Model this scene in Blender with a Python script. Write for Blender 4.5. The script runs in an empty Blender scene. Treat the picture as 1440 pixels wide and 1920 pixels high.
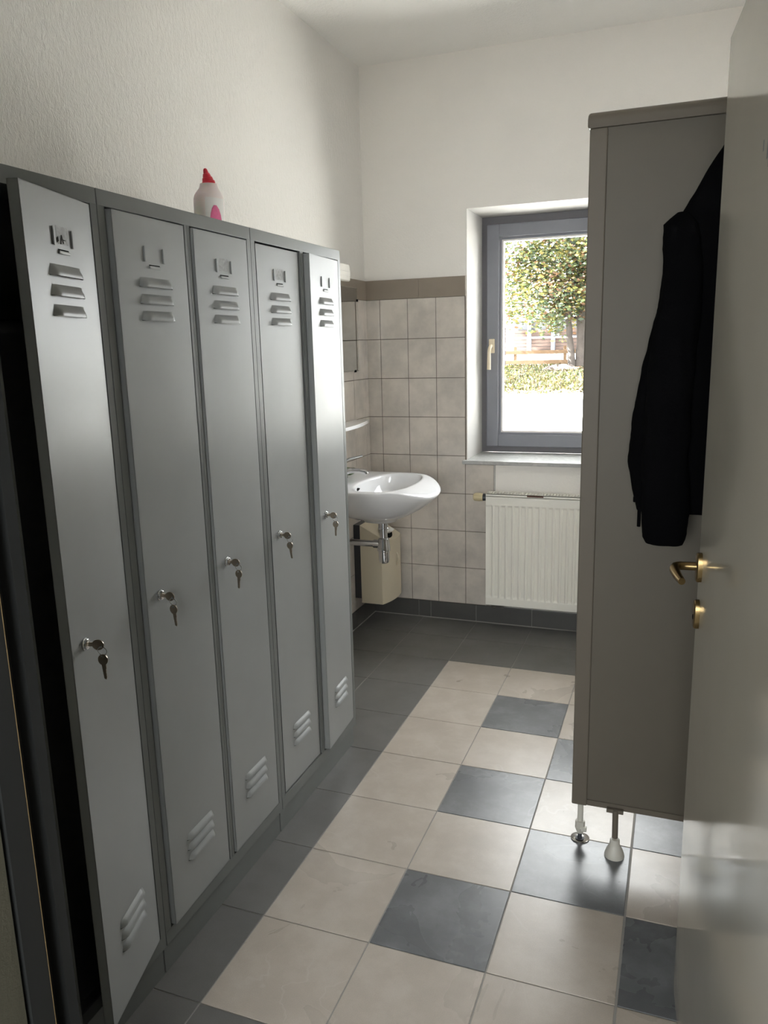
import bpy, bmesh, math, random
from mathutils import Vector, Matrix, noise

R = math.radians
rnd = random.Random(7)
scene = bpy.context.scene
COL = scene.collection

# ------------------------------------------------------------------ constants
D = 3.146            # back wall
H = 2.849            # ceiling
XL = 0.490           # locker fronts
XR = 2.60            # right wall
YF = -0.105          # inner face of the door wall
DW = D + 0.33        # plane of the window frame

# ------------------------------------------------------------------ materials
def s2l(c):
    return tuple(((v/255)/12.92 if v/255 <= .04045 else ((v/255+.055)/1.055)**2.4) for v in c)

class NT:
    def __init__(s, name):
        s.m = bpy.data.materials.new(name); s.m.use_nodes = True
        s.t = s.m.node_tree; s.n = s.t.nodes; s.l = s.t.links
        s.b = s.n['Principled BSDF']; s.out = s.n['Material Output']
    def node(s, t, **kw):
        n = s.n.new(t)
        for k, v in kw.items():
            if k in n.inputs: n.inputs[k].default_value = v
            else: setattr(n, k, v)
        return n
    def link(s, a, b): s.l.new(a, b)
    def coords(s, scale=(1, 1, 1), kind='Object'):
        tc = s.node('ShaderNodeTexCoord'); mp = s.node('ShaderNodeMapping')
        mp.inputs['Scale'].default_value = scale
        s.link(tc.outputs[kind], mp.inputs['Vector']); return mp.outputs['Vector']
    def noise(s, scale, detail=4, rough=.55, vec=None, dist=0):
        n = s.node('ShaderNodeTexNoise'); n.inputs['Scale'].default_value = scale
        n.inputs['Detail'].default_value = detail; n.inputs['Roughness'].default_value = rough
        n.inputs['Distortion'].default_value = dist
        if vec is not None: s.link(vec, n.inputs['Vector'])
        return n.outputs['Fac']
    def ramp(s, fac, stops):
        r = s.node('ShaderNodeValToRGB'); e = r.color_ramp.elements
        while len(e) < len(stops): e.new(.5)
        for i, (p, c) in enumerate(stops):
            e[i].position = p; e[i].color = (*c, 1) if len(c) == 3 else c
        s.link(fac, r.inputs['Fac']); return r.outputs['Color']
    def bump(s, fac, strength, dist):
        b = s.node('ShaderNodeBump'); b.inputs['Strength'].default_value = strength
        b.inputs['Distance'].default_value = dist
        s.link(fac, b.inputs['Height']); s.link(b.outputs['Normal'], s.b.inputs['Normal'])
    def set(s, **kw):
        for k, v in kw.items():
            k = k.replace('_', ' ')
            s.b.inputs[k].default_value = (*v, 1) if isinstance(v, tuple) and len(v) == 3 else v

def g(v): return (v, v, v)

def mat_plain(name, col, rough=.5, metal=0., spec=.5, var=.06, vscale=6, bump=0., bscale=60, coat=0.):
    t = NT(name); v = t.coords()
    f = t.noise(vscale, 5, .6, v)
    lo = tuple(c*(1-var) for c in col); hi = tuple(min(1, c*(1+var)) for c in col)
    t.link(t.ramp(f, [(.3, lo), (.7, hi)]), t.b.inputs['Base Color'])
    t.set(Roughness=rough, Metallic=metal)
    t.b.inputs['Specular IOR Level'].default_value = spec
    if coat: t.b.inputs['Coat Weight'].default_value = coat; t.b.inputs['Coat Roughness'].default_value = .05
    if bump: t.bump(t.noise(bscale, 3, .6, v), bump, .002)
    return t.m

def mat_plaster(name, col, stretch, scale, strength, dist):
    t = NT(name); v = t.coords(stretch)
    f1 = t.noise(scale, 6, .65, v, .6); f2 = t.noise(scale*4, 3, .6, v)
    mx = t.node('ShaderNodeMath', operation='MULTIPLY_ADD'); mx.inputs[1].default_value = .35
    t.link(f2, mx.inputs[0]); t.link(f1, mx.inputs[2])
    r = t.ramp(mx.outputs[0], [(.42, g(0)), (.62, g(.5)), (.85, g(1))])
    t.bump(r, strength, dist)
    v2 = t.coords((1, 1, 1))
    t.link(t.ramp(t.noise(2.2, 3, .5, v2), [(.3, tuple(c*.975 for c in col)), (.7, col)]), t.b.inputs['Base Color'])
    t.set(Roughness=.92); t.b.inputs['Specular IOR Level'].default_value = .2
    return t.m

def mat_tile(name, col, blot, rough, speck=.04, smear=.0, smearcol=(.75, .74, .72), bscale=7):
    t = NT(name); v = t.coords()
    f = t.noise(bscale, 4, .6, v)
    base = t.ramp(f, [(.32, blot), (.62, col)])
    sp = t.noise(420, 2, .5, v)
    m1 = t.node('ShaderNodeMixRGB', blend_type='MULTIPLY'); m1.inputs[0].default_value = 1
    t.link(base, m1.inputs[1]); t.link(t.ramp(sp, [(.35, g(1-speck)), (.65, g(1))]), m1.inputs[2])
    colout = m1.outputs[0]
    rn = t.noise(5, 6, .7, v, 1.2)
    if smear:
        cl = t.ramp(t.noise(7, 7, .68, v), [(.47, g(0)), (.70, g(smear*.7))])
        ln = t.ramp(t.noise(5.5, 3, .5, v, .4), [(.478, g(0)), (.492, g(smear*.8)), (.506, g(0))])
        lm = t.ramp(t.noise(2.7, 2, .5, v), [(.50, g(0)), (.62, g(1))])
        l2 = t.node('ShaderNodeMath', operation='MULTIPLY'); t.link(ln, l2.inputs[0]); t.link(lm, l2.inputs[1])
        ad = t.node('ShaderNodeMath', operation='MAXIMUM'); t.link(cl, ad.inputs[0]); t.link(l2.outputs[0], ad.inputs[1])
        msk = ad.outputs[0]
        m2 = t.node('ShaderNodeMixRGB'); t.link(msk, m2.inputs[0]); t.link(colout, m2.inputs[1])
        m2.inputs[2].default_value = (*smearcol, 1); colout = m2.outputs[0]
        t.link(t.ramp(t.noise(3.5, 4, .55, v, .8), [(.35, g(rough)), (.7, g(rough+.07))]), t.b.inputs['Roughness'])
    else:
        t.link(t.ramp(rn, [(.35, g(rough)), (.7, g(rough+.08))]), t.b.inputs['Roughness'])
    t.link(colout, t.b.inputs['Base Color'])
    t.bump(t.noise(160, 3, .6, v), .12, .0006)
    return t.m

M = {}
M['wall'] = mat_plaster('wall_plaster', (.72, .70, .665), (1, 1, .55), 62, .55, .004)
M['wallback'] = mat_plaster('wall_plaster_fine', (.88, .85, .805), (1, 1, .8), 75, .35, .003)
M['ceiling'] = mat_plaster('ceiling_plaster', (.90, .885, .85), (1, 1, 1), 70, .55, .004)
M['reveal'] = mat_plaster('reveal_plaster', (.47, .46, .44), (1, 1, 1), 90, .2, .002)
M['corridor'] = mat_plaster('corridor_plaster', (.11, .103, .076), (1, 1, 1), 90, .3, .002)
M['beige'] = mat_tile('floor_tile_beige', (.50, .445, .385), (.45, .40, .345), .27, .08, .18)
M['dark'] = mat_tile('floor_tile_anthracite', (.150, .156, .165), (.122, .127, .134), .26, .10, .26, (.42, .43, .44))
M['border'] = mat_tile('floor_tile_border', (.165, .161, .155), (.14, .137, .13), .32, .10, .0)
M['base'] = mat_tile('skirting_tile', (.095, .092, .088), (.08, .078, .075), .32, .06)
M['grout'] = mat_plain('grout_grey', (.30, .29, .27), .9)
M['groutdark'] = mat_plain('grout_brown', (.17, .14, .115), .9)
M['walltile'] = mat_tile('wall_tile_cream', (.66, .605, .545), (.50, .465, .425), .16, .02, bscale=7.5)
M['band'] = mat_tile('wall_tile_band', (.27, .225, .18), (.245, .205, .165), .3, .04)
M['jamb'] = mat_plain('door_frame_paint', (.020, .021, .021), .5)
M['seal'] = mat_plain('seal_rubber', (.35, .33, .28), .5)
M['goldline'] = mat_plain('gold_edge', (.40, .28, .14), .5, .6)
M['black'] = mat_plain('black_void', (.006, .006, .006), .9, spec=.1)
M['white_plastic'] = mat_plain('white_plastic', (.78, .76, .71), .35)
M['marble'] = (lambda t: t)(None)
t = NT('sill_marble'); v = t.coords((1, 1, 1))
w = t.noise(9, 7, .65, v, 2.0)
t.link(t.ramp(w, [(.3, (.50, .50, .48)), (.52, (.41, .41, .40)), (.6, (.50, .50, .48))]), t.b.inputs['Base Color'])
t.set(Roughness=.22); M['marble'] = t.m
M['winframe'] = mat_plain('window_frame_grey', (.20, .205, .235), .36)
M['winouter'] = mat_plain('window_outer_frame_grey', (.14, .135, .145), .45)
M['gasket'] = mat_plain('gasket_light', (.80, .76, .73), .5)
t = NT('window_glass'); t.n.remove(t.b)
tr = t.node('ShaderNodeBsdfTransparent'); gl = t.node('ShaderNodeBsdfGlossy')
gl.inputs['Roughness'].default_value = .02; tr.inputs['Color'].default_value = (.95, .965, .96, 1)
lw = t.node('ShaderNodeLayerWeight'); lw.inputs['Blend'].default_value = .12
mx = t.node('ShaderNodeMixShader'); t.link(lw.outputs['Fresnel'], mx.inputs[0]); t.link(tr.outputs[0], mx.inputs[1]); t.link(gl.outputs[0], mx.inputs[2])
t.link(mx.outputs[0], t.out.inputs['Surface']); M['glass'] = t.m
M['handle_plastic'] = mat_plain('handle_ivory', (.66, .57, .42), .3)

def mat_locker(name, col, rough):
    t = NT(name); v = t.coords((1, 1, .12))
    f = t.noise(6, 3, .5, v2 := t.coords())
    f2 = t.noise(3.0, 4, .6, v2)
    base = t.ramp(f2, [(.3, tuple(c*.95 for c in col)), (.7, tuple(c*1.05 for c in col))])
    sc = t.noise(55, 5, .75, t.coords((1, 1, .35)))
    msk = t.ramp(sc, [(.80, g(0)), (.83, g(.5))])
    m2 = t.node('ShaderNodeMixRGB'); t.link(msk, m2.inputs[0]); t.link(base, m2.inputs[1]); m2.inputs[2].default_value = (.55, .56, .55, 1)
    t.link(m2.outputs[0], t.b.inputs['Base Color'])
    t.link(t.ramp(f, [(.3, g(rough-.03)), (.7, g(rough+.04))]), t.b.inputs['Roughness'])
    t.b.inputs['Specular IOR Level'].default_value = .21
    lf = t.noise(2.1, 2, .5, t.coords((1, 1.4, 1)))
    t.bump(lf, .22, .012)
    return t.m
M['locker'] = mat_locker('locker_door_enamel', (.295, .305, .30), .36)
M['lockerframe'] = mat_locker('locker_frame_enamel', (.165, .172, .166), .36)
M['lockerin'] = mat_plain('locker_inside', (.085, .087, .085), .5)
M['chrome'] = mat_plain('chrome', (.66, .66, .67), .07, 1., var=.02)
M['chromedull'] = mat_plain('chrome_dull', (.55, .54, .52), .22, 1., var=.1)
M['key'] = mat_plain('key_nickel', (.34, .29, .23), .30, 1., var=.15)
M['brass'] = mat_plain('handle_brass', (.25, .175, .08), .30, 1., var=.12)
M['ceramic'] = mat_plain('ceramic_white', (.78, .785, .80), .07, var=.01, coat=.4)
M['radiator'] = mat_plain('radiator_enamel', (.84, .82, .75), .30, var=.02)
M['ivory'] = mat_plain('thermostat_ivory', (.62, .53, .33), .4)
M['rust'] = mat_plain('rust_brown', (.10, .045, .03), .7, var=.3, vscale=60)
M['binbeige'] = mat_plain('bin_beige', (.66, .59, .45), .4, var=.02)
M['paper'] = mat_plain('white_paper', (.8, .79, .75), .8)
M['panel'] = mat_plain('partition_laminate', (.116, .101, .080), .5, spec=.25, var=.03)
M['profile'] = mat_plain('partition_profile', (.130, .111, .088), .5, spec=.25, var=.03)
M['footplastic'] = mat_plain('foot_plastic', (.56, .54, .48), .4)
t = NT('door_lacquer'); v = t.coords()
t.link(t.ramp(t.noise(2.0, 4, .6, v), [(.3, (.47, .435, .37)), (.7, (.51, .475, .405))]), t.b.inputs['Base Color'])
t.link(t.ramp(t.noise(4, 6, .7, v, 1), [(.3, g(.085)), (.7, g(.12))]), t.b.inputs['Roughness'])
t.b.inputs['Specular IOR Level'].default_value = .38
t.bump(t.noise(300, 3, .6, v), .04, .0005); M['door'] = t.m
t = NT('black_fleece'); v = t.coords()
t.set(Base_Color=(.0025, .0025, .003), Roughness=1.0); t.b.inputs['Specular IOR Level'].default_value = .05
t.bump(t.noise(160, 5, .8, v), .6, .004); M['fleece'] = t.m
M['mirror'] = mat_plain('mirror_silver', (.50, .48, .44), .02, 1., var=.0)
M['item'] = mat_plain('dark_green', (.05, .085, .03), .9, bump=.5, bscale=200)
M['red'] = mat_plain('cap_red', (.52, .012, .03), .35, var=.1)
t = NT('bottle_milky_plastic'); t.set(Base_Color=(.82, .72, .68), Roughness=.35, Transmission_Weight=.25)
t.b.inputs['Subsurface Weight'].default_value = .2; M['bottle'] = t.m
M['labelwhite'] = mat_plain('label_white', (.82, .80, .77), .4)
M['pink'] = mat_plain('label_pink', (.66, .10, .26), .4, var=.12, vscale=90)
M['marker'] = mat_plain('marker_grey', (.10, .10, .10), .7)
M['residue'] = mat_plain('sticker_residue', (.255, .26, .255), .6, var=.25, vscale=120)
# outdoors
OUT = .33
def outc(c): return tuple(v*OUT for v in c)
def mat_leaf(name, col):
    col = tuple(c*OUT for c in col)
    t = NT(name); v = t.coords()
    t.link(t.ramp(t.noise(1.6, 3, .6, v), [(.3, tuple(c*.75 for c in col)), (.7, tuple(min(1, c*1.2) for c in col))]), t.b.inputs['Base Color'])
    t.set(Roughness=.7)
    tl = t.node('ShaderNodeBsdfTranslucent'); tl.inputs['Color'].default_value = (*col, 1)
    mx = t.node('ShaderNodeMixShader'); mx.inputs[0].default_value = .55
    t.link(t.b.outputs[0], mx.inputs[1]); t.link(tl.outputs[0], mx.inputs[2]); t.link(mx.outputs[0], t.out.inputs['Surface'])
    return t.m
LEAF = [mat_leaf('leaf_green', (.16, .21, .09)), mat_leaf('leaf_yellowgreen', (.27, .27, .07)),
        mat_leaf('leaf_yellow', (.40, .31, .08)), mat_leaf('leaf_orange', (.34, .19, .10)), mat_leaf('leaf_bluegreen', (.14, .20, .13))]
M['bark'] = mat_plain('bark', outc((.14, .115, .10)), .95, var=.35, vscale=4, bump=.6, bscale=12)
M['deadleaf'] = mat_plain('dead_leaves', outc((.11, .075, .06)), .95, var=.4, vscale=8, bump=.8, bscale=14)
M['grassground'] = mat_plain('lawn_ground', outc((.10, .10, .045)), .95, var=.3, vscale=1.2)
GRASS = [mat_leaf('grass_green', (.095, .115, .035)), mat_leaf('grass_yellow', (.135, .125, .04)), mat_leaf('grass_dry', (.15, .11, .055))]
t = NT('gravel_pale'); v = t.coords()
t.link(t.ramp(t.noise(1.6, 8, .8, v), [(.24, (.12, .11, .10)), (.34, (.50, .49, .47)), (.6, (.62, .61, .59))]), t.b.inputs['Base Color'])
t.set(Roughness=.95); M['gravel'] = t.m
M['fencewood'] = mat_plain('fence_wood', outc((.34, .20, .10)), .8, var=.2, vscale=5)
M['plank'] = mat_plain('shed_planks', outc((.26, .17, .135)), .85, var=.3, vscale=3)
M['bluepost'] = mat_plain('shed_post_blue', outc((.30, .36, .44)), .6)
M['shedroof'] = mat_plain('shed_roof', outc((.20, .205, .23)), .7)
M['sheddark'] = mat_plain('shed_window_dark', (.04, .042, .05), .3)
M['polepaint'] = mat_plain('pole_paint', outc((.17, .11, .10)), .6)

# ------------------------------------------------------------------ mesh helpers
def new(): return bmesh.new()

def obj(name, bm, mats, parent=None, smooth=True, angle=.6):
    bmesh.ops.remove_doubles(bm, verts=bm.verts, dist=1e-6)
    bmesh.ops.recalc_face_normals(bm, faces=bm.faces)
    if smooth:
        for f in bm.faces: f.smooth = True
        for e in bm.edges:
            if len(e.link_faces) == 2 and e.calc_face_angle(0) > angle: e.smooth = False
    me = bpy.data.meshes.new(name); 
    off = Vector((0, 0, 0))
    if parent is not None:
        p = parent
        while p is not None: off += p.location; p = p.parent
        bmesh.ops.translate(bm, verts=bm.verts, vec=-off)
    bm.to_mesh(me); bm.free()
    if not isinstance(mats, (list, tuple)): mats = [mats]
    for m in mats: me.materials.append(m)
    o = bpy.data.objects.new(name, me); COL.objects.link(o)
    if smooth:
        wn = o.modifiers.new('weighted_normals', 'WEIGHTED_NORMAL'); wn.keep_sharp = True; wn.weight = 90
    if parent is not None: o.parent = parent
    return o

def thing(name, label, cat, loc, group=None):
    o = bpy.data.objects.new(name, None); COL.objects.link(o); o.location = loc
    o.empty_display_size = .05
    return tag(o, label, cat, group)

def tag(o, label, cat, group=None, kind=None):
    if label: o['label'] = label
    if cat: o['category'] = cat
    if group: o['group'] = group
    if kind: o['kind'] = kind
    return o

def structure(name, bm, mats, label=None, cat=None, **k):
    o = obj(name, bm, mats, **k); o['kind'] = 'structure'
    tag(o, label, cat); return o

def box(bm, lo, hi, bevel=0., mi=0, seg=2):
    lo, hi = Vector(lo), Vector(hi)
    r = bmesh.ops.create_cube(bm, size=1)
    vs = r['verts']
    for v in vs: v.co = Vector(((lo[i]+hi[i])/2 + v.co[i]*(hi[i]-lo[i]) for i in range(3)))
    fs = list({f for v in vs for f in v.link_faces})
    for f in fs: f.material_index = mi
    if bevel:
        es = list({e for v in vs for e in v.link_edges})
        r2 = bmesh.ops.bevel(bm, geom=es, offset=bevel, segments=seg, profile=.5, affect='EDGES')
        for f in r2['faces']: f.material_index = mi
    return bm

def ring_loft(bm, rings, cap0=True, cap1=True, mi=0, closed=True):
    vv = [[bm.verts.new(p) for p in r] for r in rings]
    n = len(vv[0])
    for a, b in zip(vv, vv[1:]):
        for i in range(n if closed else n-1):
            j = (i+1) % n
            try: bm.faces.new((a[i], a[j], b[j], b[i])).material_index = mi
            except ValueError: pass
    if cap0: bm.faces.new(vv[0][::-1]).material_index = mi
    if cap1: bm.faces.new(vv[-1]).material_index = mi
    return vv

def frame_of(d):
    d = d.normalized(); up = Vector((0, 0, 1)) if abs(d.z) < .95 else Vector((1, 0, 0))
    a = d.cross(up).normalized(); return a, a.cross(d).normalized()

def tube(bm, pts, rad, n=14, mi=0, caps=True):
    pts = [Vector(p) for p in pts]
    if not isinstance(rad, (list, tuple)): rad = [rad]*len(pts)
    rings = []; a = b = None
    for i, p in enumerate(pts):
        d = (pts[min(i+1, len(pts)-1)] - pts[max(i-1, 0)])
        if a is None: a, b = frame_of(d)
        else:
            d = d.normalized(); a = (a - d*a.dot(d)).normalized(); b = a.cross(d).normalized()
        rings.append([p + (a*math.cos(2*math.pi*k/n) + b*math.sin(2*math.pi*k/n))*rad[i] for k in range(n)])
    ring_loft(bm, rings, caps, caps, mi); return bm

def lathe(bm, origin, axis, prof, n=28, mi=0):
    """prof: (distance along the axis, radius)"""
    o = Vector(origin); ax = Vector(axis).normalized(); a, b = frame_of(ax)
    rings = [[o + ax*h + (a*math.cos(2*math.pi*k/n)+b*math.sin(2*math.pi*k/n))*max(r, 1e-4) for k in range(n)] for h, r in prof]
    ring_loft(bm, rings, True, True, mi); return bm

def prism(bm, poly, z0, z1, mi=0, bevel=0.):
    ring_loft(bm, [[Vector((x, y, z0)) for x, y in poly], [Vector((x, y, z1)) for x, y in poly]], True, True, mi)
    return bm

def arc(p0, p1, p2, n=10):
    p0, p1, p2 = Vector(p0), Vector(p1), Vector(p2)
    return [p0*(1-t)**2 + p1*2*t*(1-t) + p2*t*t for t in [i/n for i in range(n+1)]]

# ------------------------------------------------------------------ room shell
def build_room():
    # floor: one mesh, every tile a bevelled slab over the grout
    fx, fy, s = .6072, 1.0572, .3024
    bm = new()
    box(bm, (-.30, -2.6, -.10), (XR+.02, D+.02, -.0018), mi=3)
    for i in range(-3, 7):
        for j in range(-13, 8):
            x0, x1 = max(fx+i*s, 0), min(fx+(i+1)*s, XR)
            y0, y1 = max(fy+j*s, -2.55), min(fy+(j+1)*s, D)
            if x1-x0 < .01 or y1-y0 < .01: continue
            if i < 0 or j >= 5 or j < -2 or i >= 6: mi = 2
            elif i == 0 or j == 4 or j == -2 or i == 5: mi = 0
            else: mi = 1 if (i+j) % 2 == 0 else 0
            gp = .0016
            gl = .0028 if i == 3 else gp
            gr = .0028 if i == 2 else gp
            box(bm, (x0+gl, y0+gp, -.02), (x1-gr, y1-gp, 0), bevel=.0009, mi=mi, seg=1)
    structure('floor', bm, [M['beige'], M['dark'], M['border'], M['grout']], smooth=False)
    bm = new(); box(bm, (-.3, -2.6, H), (XR+.3, D+.5, H+.2)); structure('ceiling', bm, M['ceiling'], smooth=False)
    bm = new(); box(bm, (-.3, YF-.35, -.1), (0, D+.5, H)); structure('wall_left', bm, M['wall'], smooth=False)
    # right wall with an added unseen window for fill light
    ry0, ry1, rz0, rz1 = 2.10, 2.65, 1.55, 2.10
    bm = new()
    box(bm, (XR, YF-.35, -.1), (XR+.3, ry0, H)); box(bm, (XR, ry1, -.1), (XR+.3, D+.5, H))
    box(bm, (XR, ry0, -.1), (XR+.3, ry1, rz0)); box(bm, (XR, ry0, rz1), (XR+.3, ry1, H))
    structure('wall_right', bm, M['wallback'], smooth=False)
    w3 = bpy.data.objects.new('added_cubicle_window', None); COL.objects.link(w3); w3.location = (XR+.12, 2.4, rz0); w3['kind'] = 'structure'
    bm = new()
    for lo, hi in (((ry0, rz0), (ry0+.05, rz1)), ((ry1-.05, rz0), (ry1, rz1)), ((ry0, rz0), (ry1, rz0+.05)), ((ry0, rz1-.05), (ry1, rz1))):
        box(bm, (XR+.09, lo[0], lo[1]), (XR+.15, hi[0], hi[1]), .003)
    obj('window_frame', bm, M['winframe'], w3)
    bm = new(); box(bm, (XR+.118, ry0+.045, rz0+.045), (XR+.123, ry1-.045, rz1-.045)); obj('pane', bm, M['glass'], w3, smooth=False)
    # back wall with the deep window opening
    wx0, wx1, wz0, wz1 = .553, 1.77, .868, 2.138
    bm = new()
    xs, zs = [0, wx0, wx1, XR], [-.1, wz0, wz1, H]
    for a in range(3):
        for b in range(3):
            if a == 1 and b == 1: continue
            box(bm, (xs[a], D, zs[b]), (xs[a+1], D+.47, zs[b+1]))
    bmesh.ops.remove_doubles(bm, verts=bm.verts, dist=1e-5)
    dup = {}
    for f in list(bm.faces):
        k = tuple(sorted(v.index for v in f.verts)) if False else tuple(sorted((round(f.calc_center_median()[q], 4) for q in range(3))))
    # remove interior doubled faces
    seen = {}
    for f in bm.faces:
        c = f.calc_center_median(); seen.setdefault((round(c.x, 4), round(c.y, 4), round(c.z, 4)), []).append(f)
    bmesh.ops.delete(bm, geom=[f for l in seen.values() if len(l) > 1 for f in l], context='FACES')
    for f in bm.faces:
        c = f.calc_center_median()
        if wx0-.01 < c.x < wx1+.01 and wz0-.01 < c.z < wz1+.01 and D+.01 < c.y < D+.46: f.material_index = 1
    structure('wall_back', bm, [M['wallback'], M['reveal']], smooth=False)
    # wall with the doorway
    dx0, dx1, dz = .78, 1.735, 2.02
    bm = new()
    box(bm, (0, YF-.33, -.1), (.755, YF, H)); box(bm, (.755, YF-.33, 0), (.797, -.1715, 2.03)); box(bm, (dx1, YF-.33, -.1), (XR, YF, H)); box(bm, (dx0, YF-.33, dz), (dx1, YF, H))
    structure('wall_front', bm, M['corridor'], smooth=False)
    # corridor behind the camera, with an unseen window added for fill light
    cx0, cx1, cz0, cz1 = .50, 2.50, .75, 2.20
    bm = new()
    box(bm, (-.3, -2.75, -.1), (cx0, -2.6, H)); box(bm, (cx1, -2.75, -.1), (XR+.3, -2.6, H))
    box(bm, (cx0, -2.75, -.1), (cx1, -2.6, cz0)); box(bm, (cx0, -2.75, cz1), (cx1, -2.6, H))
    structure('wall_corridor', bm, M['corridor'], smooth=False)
    w2 = bpy.data.objects.new('added_corridor_window', None); COL.objects.link(w2); w2.location = (1.55, -2.7, cz0); w2['kind'] = 'structure'
    bm = new()
    for lo, hi in (((cx0, cz0), (cx0+.06, cz1)), ((cx1-.06, cz0), (cx1, cz1)), ((cx0, cz0), (cx1, cz0+.06)), ((cx0, cz1-.06), (cx1, cz1))):
        box(bm, (lo[0], -2.72, lo[1]), (hi[0], -2.66, hi[1]), .003)
    obj('window_frame', bm, M['winframe'], w2)
    bm = new(); box(bm, (cx0+.055, -2.695, cz0+.055), (cx1-.055, -2.69, cz1-.055)); obj('pane', bm, M['glass'], w2, smooth=False)
    bm = new(); box(bm, (-.45, -2.75, -.1), (-.3, YF-.33, H)); structure('wall_corridor_left', bm, M['corridor'], smooth=False)
    bm = new(); box(bm, (XR+.3, -2.75, -.1), (XR+.45, YF-.33, H)); structure('wall_corridor_right', bm, M['corridor'], smooth=False)

    # wall tiling: cream tiles, brown band on top
    pw, ph = .15309, .2031
    ztop, zband = 1.7213, 1.8195
    z0 = ztop - 8*ph
    jx = .08507
    bm = new()
    T = .009
    # grout bed
    box(bm, (0, D-T+.002, z0-.01), (wx0-.004, D, zband), mi=2)
    box(bm, (wx0-.005, D-T+.002, z0-.01), (.699, D, wz0), mi=2)
    for i in range(-1, 4):
        x0, x1 = max(jx+i*pw, .0), jx+(i+1)*pw
        for r in range(8):
            a, b = ztop-(r+1)*ph, ztop-r*ph
            if i >= 3:
                x1 = .697
                if b > wz0-.002: 
                    if a > wz0-.02: continue
                    b = wz0-.002
            box(bm, (x0+.0013, D-T-.002, a+.0013), (min(x1, .697 if i >= 3 else wx0-.004)-.0013, D-.001, b-.0013), bevel=.0015, mi=0, seg=2)
    for a, b in ((0, .300), (.300, wx0-.004)):
        box(bm, (a+.001, D-T-.002, ztop+.001), (b-.001, D-.001, zband), bevel=.001, mi=1)
    o = structure('trim_1', bm, [M['walltile'], M['band'], M['groutdark']], 'cream tiled wainscot with brown band on the back wall', 'wall tiles')
    bm = new()
    YT = 1.72
    box(bm, (0, YT, z0-.01), (T-.002, D-T, zband), mi=2)
    y = 3.085; ys = [D-T-.002, y]
    while y > YT: y -= pw; ys.append(max(y, YT))
    for b, a in zip(ys, ys[1:]):
        for r in range(8):
            box(bm, (.001, a+.0013, ztop-(r+1)*ph+.0013), (T+.002, b-.0013, ztop-r*ph-.0013), bevel=.0015, mi=0)
    yb = D-T-.002
    for a in (2.80, 2.50, 2.20, 1.90, YT):
        box(bm, (.001, a+.001, ztop+.001), (T+.002, yb-.001, zband), bevel=.001, mi=1); yb = a
    structure('trim_2', bm, [M['walltile'], M['band'], M['groutdark']], 'cream tiled wainscot with brown band on the left wall', 'wall tiles')
    # white edge strip where the tiles end under the sill
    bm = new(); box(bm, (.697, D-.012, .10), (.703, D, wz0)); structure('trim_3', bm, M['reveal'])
    # skirting of dark floor tile
    zb = z0-.002
    bm = new()
    box(bm, (0, D-.008, 0), (XR, D, zb-.002), mi=1)
    xx = 0
    for e in (.275, .345, .602, .905, 1.21, 1.512, 1.814, 2.117, 2.42, XR):
        box(bm, (xx+.0015, D-.013, .004), (e-.0015, D-.001, zb), bevel=.0015, mi=0); xx = e
    box(bm, (.013, D-.0145, 0), (XR, D-.0125, .004), mi=1)
    structure('baseboard_back', bm, [M['base'], M['grout']])
    bm = new()
    box(bm, (0, YT, 0), (.008, D-.014, zb-.002), mi=1)
    yy = D-.014
    for e in (2.86, 2.56, 2.26, 1.96, YT):
        box(bm, (.001, e+.0015, .004), (.013, yy-.0015, zb), bevel=.0015, mi=0); yy = e
    box(bm, (.0125, YT, 0), (.0145, D-.014, .004), mi=1)
    structure('baseboard_left', bm, [M['base'], M['grout']])

    # ---- window
    w = bpy.data.objects.new('window_1', None); COL.objects.link(w); w.location = (1.16, DW, .89); w['kind'] = 'structure'
    def frame4(bm, x0, x1, z0, z1, wd, y0, y1, bev, mi=0):
        box(bm, (x0, y0, z0), (x0+wd, y1, z1), bev, mi); box(bm, (x1-wd, y0, z0), (x1, y1, z1), bev, mi)
        box(bm, (x0+wd-.001, y0, z1-wd), (x1-wd+.001, y1, z1), bev, mi); box(bm, (x0+wd-.001, y0, z0), (x1-wd+.001, y1, z0+wd), bev, mi)
    X0, X1, Z0, Z1 = .553, 1.77, .889, 2.138
    bm = new(); frame4(bm, X0, X1, Z0, Z1, .060, DW-.005, DW+.065, .002); obj('window_frame', bm, M['winouter'], w)
    bm = new()
    sx0, sx1, sz0, sz1 = .583, 1.74, .922, 2.098
    frame4(bm, sx0, sx1, sz0, sz1, .066, DW-.023, DW+.045, .005)
    frame4(bm, sx0+.064, sx1-.064, sz0+.064, sz1-.064, .014, DW-.010, DW+.035, .003)
    sash = obj('sash', bm, M['winframe'], w)
    bm = new(); frame4(bm, sx0+.077, sx1-.077, sz0+.077, sz1-.077, .010, DW-.003, DW+.03, .001); obj('gasket', bm, M['gasket'], sash)
    bm = new(); box(bm, (sx0+.08, DW+.008, sz0+.08), (sx1-.08, DW+.012, sz1-.08)); obj('pane', bm, M['glass'], w, smooth=False)
    bm = new()
    hx = .613; hz = 1.470
    box(bm, (hx-.016, DW-.034, hz-.038), (hx+.016, DW-.022, hz+.038), .004)
    tube(bm, arc((hx, DW-.03, hz), (hx, DW-.078, hz+.004), (hx-.004, DW-.076, hz-.03), 8) + [Vector((hx-.005, DW-.074, hz-.125))], [.009]*9+[.0105], 14)
    obj('handle', bm, M['handle_plastic'], w)
    bm = new(); box(bm, (.532, D-.032, .868), (1.79, DW+.0, .889), .004)
    obj('window_sill', bm, M['marble'], w)

    # ---- door leaf and frame
    jx0, jx1 = .80, 1.715
    bm = new()
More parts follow.
